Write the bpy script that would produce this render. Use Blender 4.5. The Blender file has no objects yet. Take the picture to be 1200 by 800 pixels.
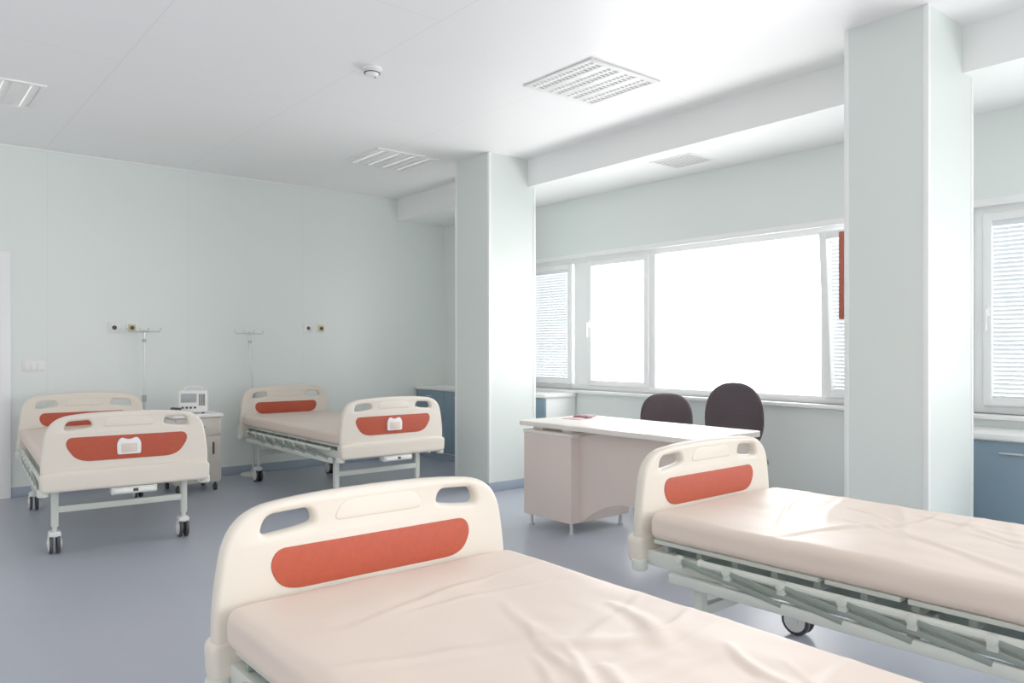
import bpy, bmesh, math, random
from mathutils import Vector, Matrix, noise
random.seed(3)
scene = bpy.context.scene
COL = scene.collection
R = math.radians

# ------------------------------------------------------------------ materials
def srgb(c):
    return tuple(((x/255)/12.92 if x/255 <= .04045 else ((x/255+.055)/1.055)**2.4) for x in c)

def mat(name, rgb, rough=.5, metal=0, var=.03, scale=8, bump=0, bscale=60, coat=0, spec=.5):
    m = bpy.data.materials.new(name); m.use_nodes = True
    nt = m.node_tree; b = nt.nodes['Principled BSDF']
    c = srgb(rgb)
    tc = nt.nodes.new('ShaderNodeTexCoord')
    n = nt.nodes.new('ShaderNodeTexNoise'); n.inputs['Scale'].default_value = scale
    n.inputs['Detail'].default_value = 3
    nt.links.new(tc.outputs['Object'], n.inputs['Vector'])
    r = nt.nodes.new('ShaderNodeValToRGB')
    r.color_ramp.elements[0].position = .3; r.color_ramp.elements[1].position = .7
    r.color_ramp.elements[0].color = (*[max(0, x*(1-var)) for x in c], 1)
    r.color_ramp.elements[1].color = (*[min(1, x*(1+var)) for x in c], 1)
    nt.links.new(n.outputs['Fac'], r.inputs['Fac'])
    nt.links.new(r.outputs['Color'], b.inputs['Base Color'])
    b.inputs['Roughness'].default_value = rough
    b.inputs['Metallic'].default_value = metal
    b.inputs['Specular IOR Level'].default_value = spec
    b.inputs['Coat Weight'].default_value = coat
    if bump:
        n2 = nt.nodes.new('ShaderNodeTexNoise'); n2.inputs['Scale'].default_value = bscale
        nt.links.new(tc.outputs['Object'], n2.inputs['Vector'])
        bp = nt.nodes.new('ShaderNodeBump'); bp.inputs['Strength'].default_value = bump
        bp.inputs['Distance'].default_value = .01
        nt.links.new(n2.outputs['Fac'], bp.inputs['Height'])
        nt.links.new(bp.outputs['Normal'], b.inputs['Normal'])
    return m

def mix_seam(m, fac_socket, seam):
    nt = m.node_tree; b = nt.nodes['Principled BSDF']
    ramp = [n for n in nt.nodes if n.type == 'VALTORGB'][0]
    mx = nt.nodes.new('ShaderNodeMix'); mx.data_type = 'RGBA'
    nt.links.new(fac_socket, mx.inputs['Factor'])
    nt.links.new(ramp.outputs['Color'], mx.inputs['A'])
    mx.inputs['B'].default_value = (*srgb(seam), 1)
    nt.links.new(mx.outputs['Result'], b.inputs['Base Color'])

def wall_panel_mat(name, rgb, seam, rough, pitch, axis):
    """wall cladding with thin vertical joints every `pitch` metres"""
    m = mat(name, rgb, rough, var=.01, scale=1.2)
    nt = m.node_tree
    tc = [n for n in nt.nodes if n.type == 'TEX_COORD'][0]
    sp = nt.nodes.new('ShaderNodeSeparateXYZ'); nt.links.new(tc.outputs['Object'], sp.inputs[0])
    d = nt.nodes.new('ShaderNodeMath'); d.operation = 'DIVIDE'; d.inputs[1].default_value = pitch
    nt.links.new(sp.outputs[axis], d.inputs[0])
    f = nt.nodes.new('ShaderNodeMath'); f.operation = 'FRACT'; nt.links.new(d.outputs[0], f.inputs[0])
    l = nt.nodes.new('ShaderNodeMath'); l.operation = 'LESS_THAN'; l.inputs[1].default_value = .006/pitch
    nt.links.new(f.outputs[0], l.inputs[0])
    mix_seam(m, l.outputs[0], seam)
    return m

def ceiling_mat(name, rgb, seam, rough, bw, bh):
    m = mat(name, rgb, rough, var=.008, scale=1.2)
    nt = m.node_tree
    tc = [n for n in nt.nodes if n.type == 'TEX_COORD'][0]
    mp = nt.nodes.new('ShaderNodeMapping'); mp.inputs['Rotation'].default_value = (0, 0, R(90))
    br = nt.nodes.new('ShaderNodeTexBrick')
    br.inputs['Scale'].default_value = 1
    br.inputs['Mortar Size'].default_value = .0035
    br.inputs['Mortar Smooth'].default_value = .2
    br.inputs['Brick Width'].default_value = bw
    br.inputs['Row Height'].default_value = bh
    nt.links.new(tc.outputs['Object'], mp.inputs['Vector'])
    nt.links.new(mp.outputs['Vector'], br.inputs['Vector'])
    mix_seam(m, br.outputs['Fac'], seam)
    return m

M_wall = wall_panel_mat('wall_mint_panel', (227, 236, 231), (219, 229, 224), .32, 1.18, 'X')
M_wallr = mat('wall_mint', (226, 234, 230), .36, var=.01, scale=1)
M_col = mat('column_mint', (216, 226, 221), .34, var=.01, scale=1)
M_ceil = ceiling_mat('ceiling_panel', (246, 246, 246), (230, 232, 233), .36, 3.4, 1.16)
M_sof = mat('soffit_white', (242, 244, 243), .4, var=.01, scale=1)
M_trim = mat('trim_white', (240, 244, 242), .35, var=.01)
M_base = mat('baseboard_vinyl', (138, 151, 168), .4, var=.02)
M_pvc = mat('pvc_white', (247, 248, 248), .3, var=.01)
M_blind = mat('blind_slat', (226, 231, 234), .45, var=.02)
M_board = mat('cream_abs_plastic', (222, 212, 196), .42, var=.012, scale=3, coat=.05)
M_orange = mat('terracotta_laminate', (170, 60, 36), .55, var=.07, scale=60, spec=.25)
M_steel = mat('painted_steel', (203, 208, 198), .35, var=.015)
M_steeld = mat('deck_steel_green', (122, 134, 125), .45, var=.05)
M_matt = mat('mattress_vinyl', (222, 202, 186), .44, var=.012, scale=4, bump=.03, bscale=14, spec=.38)
M_rubber = mat('rubber_dark', (42, 42, 44), .6)
M_wheelw = mat('caster_white', (228, 228, 226), .35)
M_dark = mat('dark_plastic', (44, 44, 49), .5)
M_chrome = mat('chrome', (200, 203, 205), .28, metal=.7)
M_deskt = mat('desk_top_laminate', (238, 229, 218), .32, var=.02, scale=3)
M_deskb = mat('desk_body_laminate', (218, 201, 189), .45, var=.02, scale=3)
M_fabric = mat('chair_fabric', (54, 43, 48), .85, var=.12, scale=90, bump=.2, bscale=200)
M_blue = mat('cabinet_blue', (104, 130, 148), .45, var=.02)
M_wood = mat('cabinet_ash', (190, 181, 168), .5, var=.06, scale=14)
M_white = mat('white_plastic', (241, 241, 239), .35, var=.01)
M_grey = mat('grey_plastic', (158, 163, 168), .45, var=.02)
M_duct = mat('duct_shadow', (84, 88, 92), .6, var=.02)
M_yel = mat('socket_ivory', (208, 198, 138), .4)
M_redb = mat('board_redbrown', (156, 62, 36), .5, var=.04)
M_pink = mat('paper_pink', (226, 190, 186), .6)

M_floor = mat('floor_vinyl', (152, 158, 172), .33, var=.04, scale=5, spec=.5)
nt = M_floor.node_tree
n = [x for x in nt.nodes if x.type == 'TEX_NOISE'][0]
n.inputs['Scale'].default_value = 9; n.inputs['Detail'].default_value = 10; n.inputs['Roughness'].default_value = .75

def glass():
    m = bpy.data.materials.new('window_glass'); m.use_nodes = True
    nt = m.node_tree; nt.nodes.clear()
    o = nt.nodes.new('ShaderNodeOutputMaterial'); t = nt.nodes.new('ShaderNodeBsdfTransparent')
    g = nt.nodes.new('ShaderNodeBsdfGlossy'); g.inputs['Roughness'].default_value = .02
    mx = nt.nodes.new('ShaderNodeMixShader'); mx.inputs[0].default_value = .05
    nt.links.new(t.outputs[0], mx.inputs[1]); nt.links.new(g.outputs[0], mx.inputs[2])
    nt.links.new(mx.outputs[0], o.inputs[0])
    return m
M_glass = glass()
def emis(name, rgb, s):
    m = mat(name, rgb, .5)
    b = m.node_tree.nodes['Principled BSDF']
    b.inputs['Emission Color'].default_value = (*srgb(rgb), 1); b.inputs['Emission Strength'].default_value = s
    return m
M_tube = emis('fluorescent_tube', (255, 252, 246), .5)

# ------------------------------------------------------------------ builders
def empty(name, loc, rot=0):
    e = bpy.data.objects.new(name, None); e.empty_display_size = .2
    e.location = loc; e.rotation_euler = (0, 0, rot); COL.objects.link(e)
    return e

def finish(me, name, m, parent, angle=35):
    for p in me.polygons: p.use_smooth = True
    me.set_sharp_from_angle(angle=R(angle))
    me.materials.append(m)
    o = bpy.data.objects.new(name, me); COL.objects.link(o)
    if parent is not None: o.parent = parent
    return o

class B:
    def __init__(s): s.bm = bmesh.new()
    def _merge(s, t, mtx=None):
        if mtx is not None: bmesh.ops.transform(t, matrix=mtx, verts=t.verts)
        me = bpy.data.meshes.new('tmp'); t.to_mesh(me); t.free()
        s.bm.from_mesh(me); bpy.data.meshes.remove(me)
    def box(s, x0, x1, y0, y1, z0, z1, bev=0, seg=2, mtx=None):
        t = bmesh.new(); bmesh.ops.create_cube(t, size=1)
        for v in t.verts:
            v.co = Vector((x0+(x1-x0)*(v.co.x+.5), y0+(y1-y0)*(v.co.y+.5), z0+(z1-z0)*(v.co.z+.5)))
        if bev: bmesh.ops.bevel(t, geom=t.edges[:], offset=bev, segments=seg, profile=.5, affect='EDGES')
        s._merge(t, mtx); return s
    def cyl(s, p0, p1, r, seg=14, r2=None, bev=0):
        p0 = Vector(p0); p1 = Vector(p1); d = p1-p0
        t = bmesh.new()
        bmesh.ops.create_cone(t, cap_ends=True, segments=seg, radius1=r, radius2=r if r2 is None else r2, depth=d.length)
        if bev:
            bmesh.ops.bevel(t, geom=[e for e in t.edges if e.calc_face_angle(0) > .9], offset=bev, segments=2, profile=.5, affect='EDGES')
        m = Matrix.Translation((p0+p1)/2) @ d.to_track_quat('Z', 'Y').to_matrix().to_4x4()
        s._merge(t, m); return s
    def sph(s, c, r, sc=(1, 1, 1)):
        t = bmesh.new(); bmesh.ops.create_uvsphere(t, u_segments=16, v_segments=10, radius=r)
        s._merge(t, Matrix.Translation(c) @ Matrix.Diagonal((*sc, 1))); return s
    def tube(s, pts, r, seg=10):
        pts = [Vector(p) for p in pts]; rings = []
        up = None
        for i, p in enumerate(pts):
            a = pts[max(0, i-1)]; b = pts[min(len(pts)-1, i+1)]
            d = (b-a).normalized()
            if up is None: up = d.orthogonal().normalized()
            up = (up - d*up.dot(d)).normalized(); w = d.cross(up)
            rings.append([s.bm.verts.new(p+r*(math.cos(2*math.pi*k/seg)*up+math.sin(2*math.pi*k/seg)*w)) for k in range(seg)])
        for i in range(len(rings)-1):
            for k in range(seg):
                s.bm.faces.new((rings[i][k], rings[i][(k+1) % seg], rings[i+1][(k+1) % seg], rings[i+1][k]))
        s.bm.faces.new(rings[0][::-1]); s.bm.faces.new(rings[-1]); return s
    def superell(s, c, a, b, t, e1=.8, e2=.6, bend=0, nu=56, nv=16, mtx=None):
        def C(x, e): v = math.cos(x); return math.copysign(abs(v)**e, v)
        def S(x, e): v = math.sin(x); return math.copysign(abs(v)**e, v)
        tb = bmesh.new(); g = []
        for j in range(1, nv):
            v = -math.pi/2+math.pi*j/nv; row = []
            for i in range(nu):
                u = 2*math.pi*i/nu
                x = a*C(v, e1)*C(u, e2); z = b*C(v, e1)*S(u, e2); y = t*S(v, e1)
                row.append(tb.verts.new((x, y-bend*x*x, z)))
            g.append(row)
        for j in range(len(g)-1):
            for i in range(nu):
                tb.faces.new((g[j][i], g[j][(i+1) % nu], g[j+1][(i+1) % nu], g[j+1][i]))
        tb.faces.new(g[0][::-1]); tb.faces.new(g[-1])
        bmesh.ops.recalc_face_normals(tb, faces=tb.faces)
        m = Matrix.Translation(c)
        if mtx is not None: m = m @ mtx
        s._merge(tb, m); return s
    def obj(s, name, m, parent=None, angle=35, mtx=None):
        if mtx is not None: bmesh.ops.transform(s.bm, matrix=mtx, verts=s.bm.verts)
        bmesh.ops.recalc_face_normals(s.bm, faces=s.bm.faces)
        me = bpy.data.meshes.new(name); s.bm.to_mesh(me); s.bm.free()
        return finish(me, name, m, parent, angle)

def fillet(pts, n=7):
    out = []; N = len(pts)
    for i in range(N):
        p = Vector(pts[i][:2]); r = pts[i][2]
        a = Vector(pts[i-1][:2]); b = Vector(pts[(i+1) % N][:2])
        d1 = min(r, (a-p).length*.49); d2 = min(r, (b-p).length*.49)
        if r <= 0: out.append(tuple(p)); continue
        q0 = p+(a-p).normalized()*d1; q1 = p+(b-p).normalized()*d2
        for k in range(n+1):
            t = k/n; q = q0*(1-t)**2+p*2*t*(1-t)+q1*t*t
            out.append(tuple(q))
    return out

ROTX = Matrix.Rotation(R(90), 4, 'X')   # (x,y)->(x,z)
def plate(name, loops, thick, bev, m, parent, mtx=Matrix.Identity(4), angle=40):
    cu = bpy.data.curves.new('c', 'CURVE'); cu.dimensions = '2D'; cu.fill_mode = 'BOTH'
    cu.extrude = max(thick/2-bev, .0005); cu.bevel_depth = bev; cu.bevel_resolution = 3
    cu.offset = -bev
    for lp in loops:
        sp = cu.splines.new('POLY'); sp.points.add(len(lp)-1); sp.use_cyclic_u = True
        for i, p in enumerate(lp): sp.points[i].co = (p[0], p[1], 0, 1)
    o = bpy.data.objects.new('c', cu); COL.objects.link(o)
    dg = bpy.context.evaluated_depsgraph_get(); dg.update()
    me = bpy.data.meshes.new_from_object(o.evaluated_get(dg))
    bpy.data.objects.remove(o); bpy.data.curves.remove(cu)
    me.name = name; me.materials.clear()
    bm = bmesh.new(); bm.from_mesh(me)
    bmesh.ops.remove_doubles(bm, verts=bm.verts, dist=.0002)
    bmesh.ops.transform(bm, matrix=mtx @ ROTX, verts=bm.verts)
    bmesh.ops.recalc_face_normals(bm, faces=bm.faces)
    bm.to_mesh(me); bm.free()
    return finish(me, name, m, parent, angle)

# ------------------------------------------------------------------ room
XW = 5.38; YB = 7.8; H = 3.0; XL = -2.6; YF = -2.6
B().box(XL, XW+.25, YF, YB+.2, -.1, 0).obj('floor', M_floor)
B().box(XL, XW+.25, YF, YB+.2, H, H+.1).obj('ceiling', M_ceil)
# back wall with a door opening
DX0, DX1, DZ = -.12, .86, 2.04
B().box(XL, DX0, YB, YB+.2, 0, H).box(DX1, XW+.25, YB, YB+.2, 0, H).box(DX0, DX1, YB, YB+.2, DZ, H).obj('wall_back', M_wall)
Z0, Z1 = .86, 2.17
A0, A1, C0, C1 = 2.2, 6.5, -2.3, 1.94
w = B()
w.box(XW, XW+.25, YF, YB, 0, Z0).box(XW, XW+.25, YF, YB, Z1, H)
for a, b in ((YF, C0), (C1, A0), (A1, YB)): w.box(XW, XW+.25, a, b, Z0, Z1)
w.obj('wall_right', M_wallr)

# soffit (slightly angled front)
bm = bmesh.new()
def sx(y): return 4.475+.031*y
vs = [bm.verts.new(p) for p in [(sx(YF), YF, 2.75), (XW, YF, 2.75), (XW, YB, 2.75), (sx(YB), YB, 2.75),
                                (sx(YF), YF, H), (XW, YF, H), (XW, YB, H), (sx(YB), YB, H)]]
for f in ((0, 3, 2, 1), (4, 5, 6, 7), (0, 1, 5, 4), (1, 2, 6, 5), (2, 3, 7, 6), (3, 0, 4, 7)): bm.faces.new([vs[i] for i in f])
me = bpy.data.meshes.new('ceiling_soffit'); bm.to_mesh(me); bm.free(); finish(me, 'ceiling_soffit', M_sof, None)

def column(x0, x1, y0, y1):
    e = empty('column', (x0, y0, 0))
    B().box(0, x1-x0, 0, y1-y0, 0, H).obj('shaft', M_col, e)
    t = B(); w = .022; k = .004
    for (cx, cy, sx_, sy_) in ((0, 0, 1, 1), (x1-x0, 0, -1, 1), (0, y1-y0, 1, -1), (x1-x0, y1-y0, -1, -1)):
        xs = sorted((cx-sx_*k, cx+sx_*w)); ys = sorted((cy-sy_*k, cy+sy_*w))
        t.box(xs[0], xs[1], ys[0], ys[1], .08, H, .002)
    t.obj('corner_profiles', M_trim, e)
    b = B(); th = .012
    b.box(-th, x1-x0+th, -th, y1-y0+th, 0, .085, .004)
    b.obj('baseboard', M_base, e)
column(4.19, 4.73, 5.39, 5.90)
column(4.09, 4.66, 1.67, 2.10)

B().box(XL, DX0-.05, YB-.014, YB, 0, .085, .003).box(DX1+.05, 4.96, YB-.014, YB, 0, .085, .003).obj('baseboard_back', M_base)
B().box(XW-.014, XW, 1.9, 5.47, 0, .085, .003).obj('baseboard_right', M_base)
B().box(XL, 4.7, YB-.018, YB, H-.018, H, .004).obj('trim_1', M_trim)

# door
e = empty('door_1', (0, YB, 0))
f = B()
f.box(DX0-.05, DX0+.03, -.03, .12, 0, DZ+.05, .006).box(DX1-.03, DX1+.05, -.03, .12, 0, DZ+.05, .006).box(DX0-.02, DX1+.02, -.027, .117, DZ-.03, DZ+.048, .004)
f.obj('frame', M_pvc, e)
d = B(); d.box(DX0+.03, DX1-.03, .03, .07, .005, DZ-.03, .003); d.obj('leaf', mat('door_leaf', (240, 232, 230), .4), e)
d = B(); d.box(DX0+.2, DX0+.5, .024, .032, 1.0, 1.8, .003); d.obj('vision_panel', M_grey, e)
d = B(); d.cyl((DX0+.12, .03, 1.0), (DX0+.12, -.03, 1.0), .012).tube([(DX0+.12, -.03, 1.0), (DX0+.24, -.032, 1.0)], .009); d.obj('lever_handle', M_chrome, e)

# ------------------------------------------------------------------ windows
def frame(b, y0, y1, z0, z1, x0, x1, w, bev=.006):
    b.box(x0, x1, y0, y0+w, z0, z1, bev).box(x0, x1, y1-w, y1, z0, z1, bev)
    b.box(x0+.002, x1-.002, y0+w*.6, y1-w*.6, z0+.001, z0+w, bev*.5).box(x0+.002, x1-.002, y0+w*.6, y1-w*.6, z1-w, z1-.001, bev*.5)
def slats(b, y0, y1, z0, z1, x, pitch=.027):
    z = z0
    while z < z1:
        m = Matrix.Translation((x, 0, z)) @ Matrix.Rotation(R(68), 4, 'Y')
        b.box(-.0143, .0143, y0, y1, -.0006, .0006, mtx=m); z += pitch
    b.box(x-.014, x+.014, y0, y1, z1-.005, z1+.03, .003)
    for yy in (y0+.08, y1-.08): b.box(x-.001, x+.001, yy-.001, yy+.001, z0, z1)
def window(name, y0, y1, posts, sashes, blinds, tilt=None):
    e = empty(name, (XW, 0, 0))
    f = B(); xo = .05
    frame(f, y0, y1, Z0, Z1, xo, xo+.07, .055)
    for (p, wd) in posts: f.box(xo+.005, xo+.065, p-wd/2, p+wd/2, Z0+.03, Z1-.03, .004)
    f.obj('frame', M_pvc, e)
    s = B(); g = B(); h = B()
    for (a, b_) in sashes:
        frame(s, a, b_, Z0+.05, Z1-.05, xo-.02, xo+.04, .05)
        h.box(xo-.035, xo-.02, b_-.036, b_-.014, 1.47, 1.54, .003).box(xo-.06, xo-.045, b_-.034, b_-.016, 1.38, 1.52, .004).cyl((xo-.05, b_-.025, 1.505), (xo-.02, b_-.025, 1.505), .008)
    if sashes:
        s.obj('sashes', M_pvc, e); h.obj('handles', M_white, e)
    g.box(xo+.030, xo+.036, y0+.03, y1-.03, Z0+.03, Z1-.03); g.obj('glazing', M_glass, e)
    if blinds:
        k = B()
        for (a, b_) in blinds: slats(k, a, b_, Z0+.10, Z1-.13, xo+.012)
        k.obj('venetian_blinds', M_blind, e)
    if tilt:
        a, b_ = tilt
        m = Matrix.Translation((xo-.02, 0, Z0+.05)) @ Matrix.Rotation(R(-4), 4, 'Y') @ Matrix.Translation((-xo+.02, 0, -Z0-.05))
        s = B(); frame(s, a, b_, Z0+.05, Z1-.05, xo-.03, xo+.03, .055); s.obj('open_sash', M_pvc, e, mtx=m)
    sl = B(); sl.box(-.05, xo+.01, y0-.03, y1+.03, Z0-.03, Z0, .006); sl.obj('sill', M_pvc, e)
    sl = B(); sl.box(-.012, .004, y0-.05, y1+.05, Z1-.01, Z1+.035, .004)
    sl.box(-.010, .004, y0-.045, y0, Z0, Z1-.005, .003).box(-.010, .004, y1, y1+.045, Z0, Z1-.005, .003); sl.obj('casing', M_pvc, e)
window('window_1', A0, A1, [(5.5, .2), (4.59, .07), (2.94, .07)], [(5.62, 6.44), (4.62, 5.39)], [(5.665, 6.395), (2.25, 2.9)], tilt=(2.27, 2.93))
window('window_2', C0, C1, [(.92, .07), (-.7, .07)], [(.95, 1.88)], [(1.0, 1.83)])

# wall fittings ----------------------------------------------------
def sockets(x, z):
    e = empty('wall_socket', (x, YB, z))
    for i, dx in enumerate((-.075, .075)):
        B().box(dx-.052, dx+.052, -.012, 0, -.05, .05, .004).obj('plate_%d' % (i+1), M_white, e)
        B().box(dx-.034, dx+.034, -.022, -.010, -.034, .034, .003).obj('outlet_%d' % (i+1), M_yel if i else M_white, e)
        q = B(); q.cyl((dx, -.020, 0), (dx, -.026, 0), .020).cyl((dx, -.02, 0), (dx, -.05, 0), .008); q.obj('gas_port_%d' % (i+1), M_dark, e)
sockets(1.785, 1.46); sockets(3.676, 1.485)
e = empty('light_switch', (1.077, YB, 1.115))
B().box(-.085, .085, -.012, 0, -.045, .045, .004).obj('plate', M_white, e)
q = B()
for i in range(3): q.box(-.072+i*.05, -.027+i*.05, -.018, -.010, -.032, .032, .003)
q.obj('rockers', M_white, e)
B().box(4.085, 4.62, 2.105, 2.135, 1.43, 1.91, .004).obj('notice_board', M_redb)

# ceiling fittings --------------------------------------------------
def light_fix(x0, y0):
    e = empty('ceiling_light', (x0, y0, H)); s = .63
    b = B(); fw = .03; k = -.013
    b.box(0, s, 0, fw, k, 0, .003).box(0, s, s-fw, s, k, 0, .003).box(0.003, fw, 0.01, s-.01, k+.001, 0, .003).box(s-fw, s-.003, .01, s-.01, k+.001, 0, .003)
    tw = .048                                   # half trough width
    cs = [fw+tw+.004+i*(s-2*fw-2*tw-.008)/3 for i in range(4)]
    for i in range(3): b.box(cs[i]+tw, cs[i+1]-tw, .02, s-.02, k+.002, -.002, .003)
    b.obj('housing', M_white, e)
    B().box(0.01, s-.01, .01, s-.01, -.003, 0).obj('reflector', M_grey, e)
    f = B()
    for cx in cs:
        n = 17
        for j in range(n):
            y = .04+(s-.08)*j/(n-1); f.box(cx-tw, cx+tw, y-.0045, y+.0045, -.010, -.002)
    f.obj('louvres', M_white, e)
    t = B()
    for cx in cs: t.cyl((cx, .03, -.006), (cx, s-.03, -.006), .005, 8)
    t.obj('tubes', M_tube, e)
light_fix(3.3, 3.25); light_fix(3.36, 5.87); light_fix(.26, 5.88); light_fix(.26, 3.25)
e = empty('smoke_detector', (2.384, 4.244, H))
B().cyl((0, 0, 0), (0, 0, -.018), .06, 28, bev=.004).obj('base', M_white, e)
B().cyl((0, 0, -.018), (0, 0, -.05), .05, 28, r2=.034, bev=.006).obj('head', M_white, e)
B().cyl((0, 0, -.028), (0, 0, -.033), .050, 28).cyl((.02, .0, -.05), (.02, 0, -.054), .006).obj('grille', M_dark, e)
e = empty('air_vent', (4.94, 3.86, 2.75))
b = B(); s1, s2 = .17, .2
b.box(-s1, s1, -s2, -s2+.022, -.006, 0, .002).box(-s1, s1, s2-.022, s2, -.006, 0, .002).box(-s1, -s1+.022, -s2, s2, -.005, 0, .002).box(s1-.022, s1, -s2, s2, -.005, 0, .002)
for i in range(9):
    x = -s1+.042+i*(2*s1-.084)/8
    b.box(x-.008, x+.008, -s2+.02, s2-.02, -.0045, -.003)
b.obj('grille', M_white, e)
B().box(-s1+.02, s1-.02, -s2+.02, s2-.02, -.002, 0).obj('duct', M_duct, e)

# window counters ---------------------------------------------------
def counter(y0, y1, h, doors):
    e = empty('base_cabinet', (4.96, y0, 0)); L = y1-y0; dd = XW-.012-4.96
    B().box(.02, dd, .02, L-.005, .08, h-.035, .003).obj('carcass', M_trim, e)
    f = B(); wd = (L-.04)/doors; hd = B()
    for i in range(doors):
        f.box(0, .02, .02+i*wd+.003, .02+(i+1)*wd-.003, .09, h-.045, .003)
        hd.box(-.022, -.012, .02+i*wd+wd*.4, .02+i*wd+wd*.6, h-.11, h-.1, .002)
    f.obj('doors', M_blue, e); hd.obj('handles', M_chrome, e)
    B().box(.05, dd, .03, L-.01, 0, .08).obj('plinth', M_base, e)
    B().box(-.02, dd, 0, L, h-.035, h, .005).obj('worktop', M_white, e)
counter(5.49, YB-.005, .83, 4)
counter(-1.2, 1.9, .78, 5)

# ------------------------------------------------------------------ bed
def mattress(parent, fine, seed):
    rnd = random.Random(seed)
    hx, hy, z0, z1, r = .457, .985, .525, .632, .032
    def axis(h, n):
        a = [-h+r*(1-math.cos(math.pi/2*k/5)) for k in range(5)]
        mid = [-h+r+(2*h-2*r)*k/n for k in range(n+1)]
        return a+mid+[-x for x in a[::-1]]
    xs = axis(hx, 100 if fine else 16); ys = axis(hy, 220 if fine else 34)
    zc = (z0+z1)/2; hz = (z1-z0)/2
    zs = [zc+q for q in axis(hz, 4)]
    folds = []
    if fine:
        for i in range(12):
            y = .8-i*.135+rnd.uniform(-.05, .05)
            side = 1 if rnd.random() < .75 else -1
            L = rnd.uniform(.35, .85); sl = rnd.uniform(-.5, .15)
            x0 = side*.44
            folds.append((x0, y, x0-side*L, y+L*sl, rnd.uniform(.006, .015), .72*rnd.uniform(.003, .007)))
        for i in range(9):
            y = rnd.uniform(-.2, .6); x0 = rnd.uniform(-.1, .35); L = rnd.uniform(.25, .7)
            folds.append((x0, y, x0-L*.45, y-L, rnd.uniform(.007, .016), .72*rnd.uniform(.003, .007)))
    def disp(x, y):
        d = .006*noise.noise(Vector((x*3, y*3, seed)))+.003*noise.noise(Vector((x*9+3, y*7, seed)))
        for (ax, ay, bx, by, w, h) in folds:
            vx, vy = bx-ax, by-ay; L2 = vx*vx+vy*vy
            t = ((x-ax)*vx+(y-ay)*vy)/L2
            if t < -.1 or t > 1.1: continue
            tt = min(1, max(0, t)); wob = .012*math.sin(t*7+ax*9+ay*5)
            L = math.sqrt(L2); dd = ((x-ax)*vy-(y-ay)*vx)/L+wob
            ww = w*(1+1.2*tt)
            d += h*math.exp(-(dd/ww)**2)*math.sin(math.pi*min(1, max(0, .12+.88*t)))**.8 if 0 <= t <= 1 else 0
            d -= .4*h*math.exp(-((dd-1.6*ww)/ww)**2)*(math.sin(math.pi*tt))
        return d
    bm = bmesh.new(); cache = {}
    def V(x, y, z):
        k = (round(x, 5), round(y, 5), round(z, 5))
        if k in cache: return cache[k]
        p = Vector((x, y, z)); c = Vector((max(-hx+r, min(hx-r, x)), max(-hy+r, min(hy-r, y)), max(z0+r, min(z1-r, z))))
        d = p-c
        if d.length > 1e-6: p = c+d.normalized()*r
        if z > zc:
            f = (p.z-zc)/hz; e = min(1, (hx-abs(x))/.05+.25, (hy-abs(y))/.05+.25)
            p.z += disp(x, y)*max(0, f)*e
            p.z += -.006*(abs(x)/hx)**4
        if fine: 
            q = .004*noise.noise(Vector((p.x*6, p.y*6, p.z*18)))
            if abs(x) > hx-r: p.x += q
        cache[k] = bm.verts.new(p); return cache[k]
    def patch(f, A, Bx):
        for i in range(len(A)-1):
            for j in range(len(Bx)-1):
                vs = [f(A[i], Bx[j]), f(A[i+1], Bx[j]), f(A[i+1], Bx[j+1]), f(A[i], Bx[j+1])]
                if len(set(vs)) == 4: 
                    try: bm.faces.new(vs)
                    except ValueError: pass
    patch(lambda a, b: V(a, b, z1), xs, ys); patch(lambda a, b: V(a, b, z0), xs, ys)
    patch(lambda a, b: V(a, -hy, b), xs, zs); patch(lambda a, b: V(a, hy, b), xs, zs)
    patch(lambda a, b: V(-hx, a, b), ys, zs); patch(lambda a, b: V(hx, a, b), ys, zs)
    bmesh.ops.recalc_face_normals(bm, faces=bm.faces)
    me = bpy.data.meshes.new('mattress'); bm.to_mesh(me); bm.free()
    finish(me, 'mattress', M_matt, parent, 80)

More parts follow.
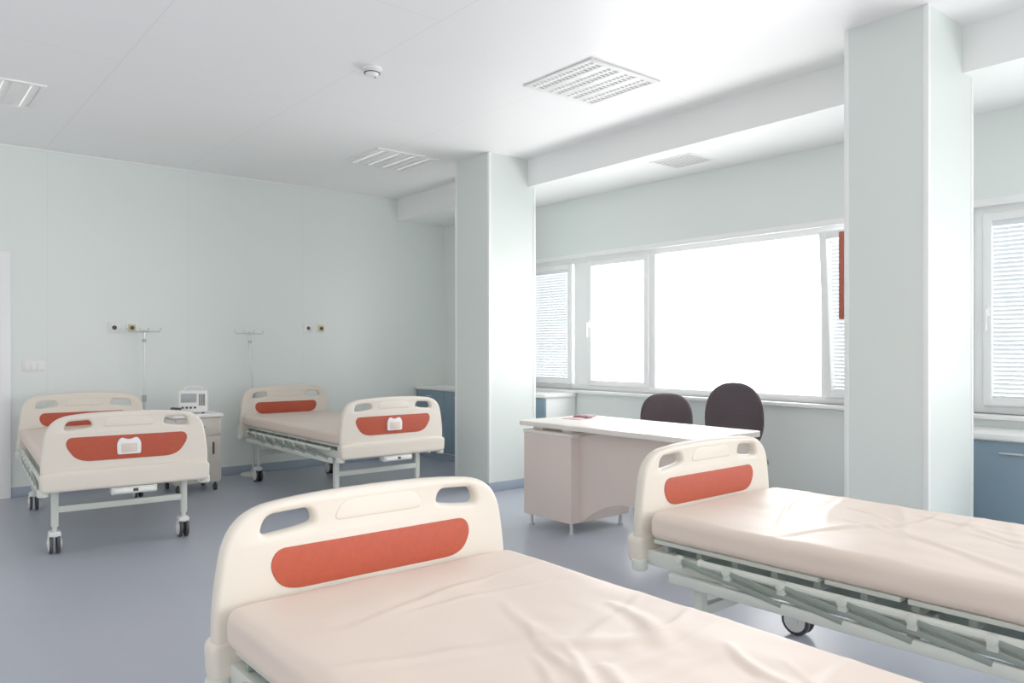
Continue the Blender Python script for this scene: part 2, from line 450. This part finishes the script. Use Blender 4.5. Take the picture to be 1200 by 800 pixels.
def mirror(lp): return [(-x, z) for (x, z) in lp][::-1]
def board_outline(top):
    return fillet([(-.462, .43, .03), (-.474, .60, .12), (-.432, top-.031, .11), (-.21, top, .2), (.21, top, .2), (.432, top-.031, .11), (.474, .60, .12), (.462, .43, .03)], 10)
HOLE = fillet([(-.356, .778, .03), (-.336, .833, .025), (-.212, .839, .02), (-.196, .798, .02), (-.262, .786, .03)])
def end_board(parent, y, out, card, top):
    """out=+1: outer face towards +y"""
    n = 'headboard' if out > 0 else 'footboard'
    T = Matrix.Translation((0, y, 0))
    plate(n, [board_outline(top), HOLE, mirror(HOLE)], .045, .016, M_board, parent, T)
    ap = fillet([(-.472, .42, .03), (-.479, .53, .03), (-.39, .545, .06), (.39, .545, .06), (.479, .53, .03), (.472, .42, .03)])
    plate(n+'_apron', [ap], .075, .02, M_board, parent, Matrix.Translation((0, y+out*.012, 0)))
    gp = fillet([(-.15, .792, .03), (-.12, .850, .04), (.12, .850, .04), (.15, .792, .03)])
    plate(n+'_relief', [gp], .050, .006, M_board, parent, T)
    inner = fillet([(-.33, .692, .05), (-.31, .742, .03), (.305, .742, .03), (.325, .692, .05), (.285, .628, .06), (-.29, .628, .06)])
    outer = fillet([(-.345, .69, .04), (-.33, .738, .03), (.33, .738, .03), (.345, .69, .04), (.28, .59, .08), (-.28, .59, .08)])
    k = -out
    plate(n+'_inlay_inner', [inner], .006, .002, M_orange, parent, Matrix.Translation((0, y+k*.0225, 0)))
    plate(n+'_inlay_outer', [outer], .006, .002, M_orange, parent, Matrix.Translation((0, y-k*.0225, 0)))
    if card:
        c = fillet([(-.065, .62, .01), (-.068, .69, .02), (-.045, .725, .02), (-.012, .71, .02), (.012, .71, .02), (.045, .725, .02), (.068, .69, .02), (.065, .62, .01)])
        plate('card_holder', [c], .012, .003, M_white, parent, Matrix.Translation((0, y+out*.031, 0)))
        B().box(-.045, .045, y+out*.037-.002, y+out*.037+.002, .63, .685, .001).obj('card', M_matt, parent)

def caster(b_w, b_t, b_s, x, y):
    b_s.cyl((x, y, .12), (x, y, .19), .014)
    b_w.box(x-.034, x+.034, y-.03, y+.055, .105, .142, .014)
    for s in (-1, 1):
        b_t.cyl((x+s*.010, y+.02, .066), (x+s*.030, y+.02, .066), .066, 24, bev=.005)
        b_w.cyl((x+s*.028, y+.02, .066), (x+s*.034, y+.02, .066), .050, 20, bev=.002)
        b_w.cyl((x+s*.034, y+.02, .066), (x+s*.040, y+.02, .066), .018, 12)

def bed(x, y, rot, fine, seed):
    e = empty('hospital_bed', (x, y, 0), rot)
    end_board(e, 1.035, 1, False, .878 if fine else .904); end_board(e, -1.035, -1, True, .884)
    mattress(e, fine, seed)
    d = B()
    for (a, b_) in ((-.98, -.42), (-.40, .02), (.04, .28), (.30, .98)):
        d.box(-.43, .43, a, b_, .505, .522, .004)
    d.obj('deck_panels', M_steel, e)
    d = B()
    yy = -.93
    while yy < .95:
        d.box(-.42, .42, yy-.012, yy+.012, .475, .505, .003); yy += .155
    d.box(-.30, -.27, -.98, .98, .44, .475).box(.27, .30, -.98, .98, .44, .475)
    d.cyl((-.4, .30, .42), (.4, .30, .42), .016).cyl((-.4, -.40, .42), (.4, -.40, .42), .016)
    d.box(-.13, -.10, -.95, .3, .40, .43).box(.10, .13, -.95, -.4, .40, .43)
    d.obj('understructure', M_steeld, e)
    f = B()
    for s in (-1, 1):
        f.box(s*.415-.018, s*.415+.018, -1.01, 1.01, .415, .475, .006)
    for yv in (-.99, .99): f.box(-.42, .42, yv-.02, yv+.02, .417, .473, .006)
    f.box(-.42, .42, -.02, .02, .417, .46, .006)
    f.obj('main_frame', M_steel, e)
    # collapsed guard rails: top tube, bottom channel, folded flat stays
    g = B(); k = B(); st = B()
    for s in (-1, 1):
        xx = s*.456
        g.box(xx-.014, xx+.014, -.88, .88, .378, .418, .007)
        g.tube([(xx, -.84, .478), (xx, .74, .478)], .014)
        g.sph((xx, -.84, .478), .017).sph((xx, .74, .478), .017)
        a0 = math.atan2(.062, .42)
        for i in range(7):
            y0 = -.85+i*.21
            st.box(-.004, .004, 0, .43, -.010, .010, .003, mtx=Matrix.Translation((xx+s*.012, y0, .412)) @ Matrix.Rotation(a0, 4, 'X'))
            k.cyl((xx, y0+.42, .478), (xx+s*.026, y0+.42, .478), .016, 14, bev=.003)
            k.box(min(xx-s*.005, xx+s*.018), max(xx-s*.005, xx+s*.018), y0+.405, y0+.435, .445, .490, .004)
        for yv in (-.7, 0, .7): g.box(min(s*.41, xx), max(s*.41, xx), yv-.02, yv+.02, .39, .415)
    g.obj('side_guards', M_steel, e); k.obj('guard_pivots', M_steel, e); st.obj('guard_stays', M_steeld, e)
    # legs
    l = B(); w = B(); t = B()
    for yv in (-.80, .80):
        for s in (-1, 1):
            l.box(s*.375-.02, s*.375+.02, yv-.02, yv+.02, .17, .43, .005)
            caster(w, t, l, s*.375, yv)
        l.box(-.375, .375, yv-.018, yv+.018, .255, .295, .005)
        l.box(-.40, .40, yv-.022, yv+.022, .39, .425, .005)
    l.obj('legs', M_steel, e); w.obj('caster_hubs', M_wheelw, e); t.obj('caster_tyres', M_rubber, e)
    c = B(); c.box(-.10, .16, -1.075, -1.0, .375, .418, .006); c.obj('crank_housing', M_steel, e)
    c = B(); c.box(-.085, .02, -1.085, -1.07, .385, .408, .004).box(.05, .145, -1.085, -1.07, .385, .408, .004)
    c.obj('crank_handles', M_white, e)
    B().box(.022, .05, -1.08, -1.07, .388, .405).obj('crank_pivot', M_dark, e)
    q = B()
    for sx_ in (-1, 1):
        for sy in (-1, 1):
            q.cyl((sx_*.455, sy*1.03, .395), (sx_*.455, sy*1.03, .44), .032, 18, bev=.006)
    q.obj('corner_bumpers', M_steel, e)
    return e

bed(1.13, .955, 0, True, 11)
bed(2.815, 1.02, R(1), True, 27)
bed(1.30, 6.26, R(-4), False, 5)
bed(3.21, 6.42, R(0), False, 8)

# ------------------------------------------------------------------ IV stands
def iv(x, y, top, lean=0):
    e = empty('iv_stand', (x, y, 0))
    p = B(); p.cyl((0, 0, .02), (0, 0, .82), .0125).cyl((0, 0, .8), (lean, 0, top), .0095)
    p.obj('pole', M_chrome, e)
    h = B()
    for k, r1 in enumerate((.155, .09, .155, .09)):
        a = R(8+90*k); c, s = math.cos(a), math.sin(a)
        h.tube([(lean, 0, top-.01), (lean+c*r1*.5, s*r1*.5, top), (lean+c*r1*.88, s*r1*.88, top-.005), (lean+c*r1*.96, s*r1*.96, top+.012), (lean+c*r1, s*r1, top+.03)], .0055, 8)
    h.sph((lean, 0, top), .015); h.obj('hooks', M_chrome, e)
    c = B(); c.cyl((0, 0, .78), (0, 0, .84), .02).cyl((lean*.85, 0, top-.10), (lean*.85, 0, top-.07), .018)
    c.obj('clamps', M_grey, e)
    B().cyl((0, 0, 0), (0, 0, .022), .12, 32, bev=.005).cyl((0, 0, .02), (0, 0, .06), .022).obj('base', M_steel, e)
iv(1.931, 7.65, 1.427); iv(2.95, 7.65, 1.42, -.04)

# ------------------------------------------------------------------ bedside cabinet, monitor, phone
e = empty('bedside_cabinet', (2.215, 7.22, 0))
B().box(-.195, .195, -.2, .2, .08, .66, .004).obj('carcass', M_wood, e)
B().box(-.215, .215, -.225, .22, .66, .69, .01).obj('top', M_white, e)
B().box(-.19, .19, -.212, -.2, .50, .65, .003).box(-.19, .19, -.212, -.2, .09, .49, .003).obj('drawer_and_door', M_wood, e)
q = B(); q.box(.12, .135, -.228, -.212, .33, .44, .004).box(-.05, .05, -.228, -.212, .57, .585, .004).obj('handles', M_dark, e)
q = B()
for sx_ in (-1, 1):
    for sy in (-1, 1): q.cyl((sx_*.16-.012, sy*.16, .03), (sx_*.16+.012, sy*.16, .03), .03).cyl((sx_*.16, sy*.16, .03), (sx_*.16, sy*.16, .09), .009)
q.obj('casters', M_rubber, e)
B().box(-.2, -.195, -.2, .2, .1, .64).box(.195, .2, -.2, .2, .1, .64).obj('side_trims', M_white, e)

e = empty('patient_monitor', (2.22, 7.16, .69), R(-22))
B().box(-.12, .12, -.07, .07, .012, .205, .018, 4).obj('case', M_white, e)
B().box(-.10, .03, -.074, -.068, .10, .18, .003).obj('screen', M_grey, e)
q = B()
for i in range(5): q.box(.050+i*.011, .055+i*.011, -.074, -.069, .07, .175)
for i in range(4): q.cyl((-.085+i*.034, -.068, .055), (-.085+i*.034, -.078, .055), .010)
q.obj('controls', M_dark, e)
q = B(); q.tube([(-.07, 0, .195), (-.07, 0, .225), (-.05, 0, .238), (.05, 0, .238), (.07, 0, .225), (.07, 0, .195)], .008); q.obj('handle', M_white, e)
q = B()
for a in (-.08, .08):
    for b_ in (-.045, .045): q.cyl((a, b_, 0), (a, b_, .014), .012)
q.obj('feet', M_dark, e)
e = empty('telephone', (2.05, 7.10, .69), R(10))
B().box(-.035, .035, -.06, .06, 0, .035, .01).obj('base', M_dark, e)
B().box(-.02, .02, -.07, .07, .036, .062, .01).obj('handset', M_dark, e)
cd = [(0, .06, .02)]
for i in range(60):
    t = i/59; cd.append((.02+.008*math.cos(i*1.3), .07+.10*t, .02+.008*math.sin(i*1.3)))
B().tube(cd, .002, 6).obj('cord', M_dark, e)

# ------------------------------------------------------------------ desk
e = empty('office_desk', (3.95, 3.52, 0))
top = fillet([(-.35, -.78, .05), (-.35, .78, .05), (.35, .78, .05), (.35, -.78, .05)])
plate('top', [top], .034, .004, M_deskt, e, Matrix.Translation((0, 0, .735)) @ ROTX.inverted())
B().box(-.26, -.16, .30, .40, .685, .72).box(-.26, -.16, .60, .70, .685, .72).box(.12, .22, .30, .40, .685, .72).box(.12, .22, .60, .70, .685, .72).obj('spacers', M_deskt, e)
B().box(-.31, .27, .26, .75, .08, .665, .003).obj('pedestal', M_deskb, e)
B().box(-.315, .275, .25, .755, .665, .69, .004).obj('pedestal_top', M_deskt, e)
q = B()
for i in range(3): q.box(.27, .288, .275, .735, .10+i*.185, .10+i*.185+.175, .003)
q.obj('drawers', M_deskb, e)
arc = [(.26, .60), (.26, .10)]
for k in range(0, 13):
    t = k/12; yv = .22-t*.80; arc.append((yv, .10+.16*math.sin(math.pi*t)**.8))
arc += [(-.72, .10), (-.72, .715), (.0, .715), (.26, .665)]
plate('modesty_panel', [arc], .02, .002, M_deskb, e, Matrix.Translation((-.22, 0, 0)) @ Matrix.Rotation(R(90), 4, 'Z'))
B().box(-.30, .30, -.745, -.72, .06, .718, .003).obj('end_panel', M_deskb, e)
q = B()
for (a, b_) in ((-.27, .30), (-.27, .71), (.22, .30), (.22, .71), (-.26, -.732), (.26, -.732)):
    q.cyl((a, b_, 0), (a, b_, .085), .012).cyl((a, b_, 0), (a, b_, .012), .02)
q.obj('feet', M_chrome, e)
e = empty('paper_pad', (4.04, 4.12, .752), R(20))
q = B(); q.box(-.12, .09, -.07, .07, 0, .006, .001); q.obj('sheets', M_pink, e)
q = B(); q.box(-.02, .13, -.09, .03, .006, .02, .002); q.obj('notebook', mat('notebook_cover', (140, 98, 104), .6), e)

# ------------------------------------------------------------------ chairs
def chair(x, y, rot, bw, zb, zt, sh, e2):
    e = empty('office_chair', (x, y, 0), rot)   # faces -y local
    c = B(); hb = (zt-zb)/2
    c.superell((0, .24, (zt+zb)/2), bw/2, hb, .035, .75, e2, bend=.6, mtx=Matrix.Rotation(R(-6), 4, 'X'))
    c.obj('backrest', M_fabric, e, 60)
    c = B(); c.superell((0, 0, sh), .22, .215, .04, .7, .68, mtx=Matrix.Rotation(R(90), 4, 'X'))
    c.obj('seat', M_fabric, e, 60)
    c = B(); c.tube([(0, .05, sh-.05), (0, .22, sh-.055), (0, .285, sh-.01), (0, .295, (zt+zb)/2)], .016)
    c.cyl((0, 0, sh-.07), (0, 0, sh-.03), .07).cyl((0, 0, .09), (0, 0, sh-.05), .022).cyl((0, 0, .08), (0, 0, .25), .03)
    for k in range(5):
        a = R(90+72*k); c.tube([(0, 0, .105), (math.cos(a)*.12, math.sin(a)*.12, .095), (math.cos(a)*.255, math.sin(a)*.255, .07)], .018)
    c.obj('base', M_dark, e)
    w = B()
    for k in range(5):
        a = R(90+72*k); px, py = math.cos(a)*.255, math.sin(a)*.255
        for s in (-1, 1): w.cyl((px-s*.006*math.sin(a), py+s*.006*math.cos(a), .027), (px-s*.024*math.sin(a), py+s*.024*math.cos(a), .027), .027)
    w.obj('casters', M_rubber, e)
chair(4.809, 3.281, R(-52), .43, .47, 1.015, .46, .86)
chair(4.809, 3.904, R(-48), .42, .45, .905, .44, .74)

# ------------------------------------------------------------------ world: bright haze, strongest beyond the windows
wd = bpy.data.worlds.new('World'); scene.world = wd; wd.use_nodes = True
nt = wd.node_tree; bg = nt.nodes['Background']
tc = nt.nodes.new('ShaderNodeTexCoord'); sp = nt.nodes.new('ShaderNodeSeparateXYZ')
nt.links.new(tc.outputs['Generated'], sp.inputs[0])
mr = nt.nodes.new('ShaderNodeMapRange'); mr.interpolation_type = 'SMOOTHSTEP'
mr.inputs['From Min'].default_value = -.05; mr.inputs['From Max'].default_value = .75
mr.inputs['To Min'].default_value = .76; mr.inputs['To Max'].default_value = 8.2
nt.links.new(sp.outputs['X'], mr.inputs['Value'])
nt.links.new(mr.outputs['Result'], bg.inputs['Strength'])
bg.inputs['Color'].default_value = (.995, .994, 1, 1)

# ------------------------------------------------------------------ camera
cam = bpy.data.cameras.new('camera'); co = bpy.data.objects.new('camera', cam); COL.objects.link(co)
co.location = (0, 0, 1.27); co.rotation_euler = (R(90), 0, R(-39.56))
cam.sensor_width = 36; cam.lens = 908/1200*36; cam.shift_y = 8/1200
scene.camera = co
scene.view_settings.view_transform = 'Standard'
scene.view_settings.exposure = 0.2
scene.view_settings.gamma = 1.4
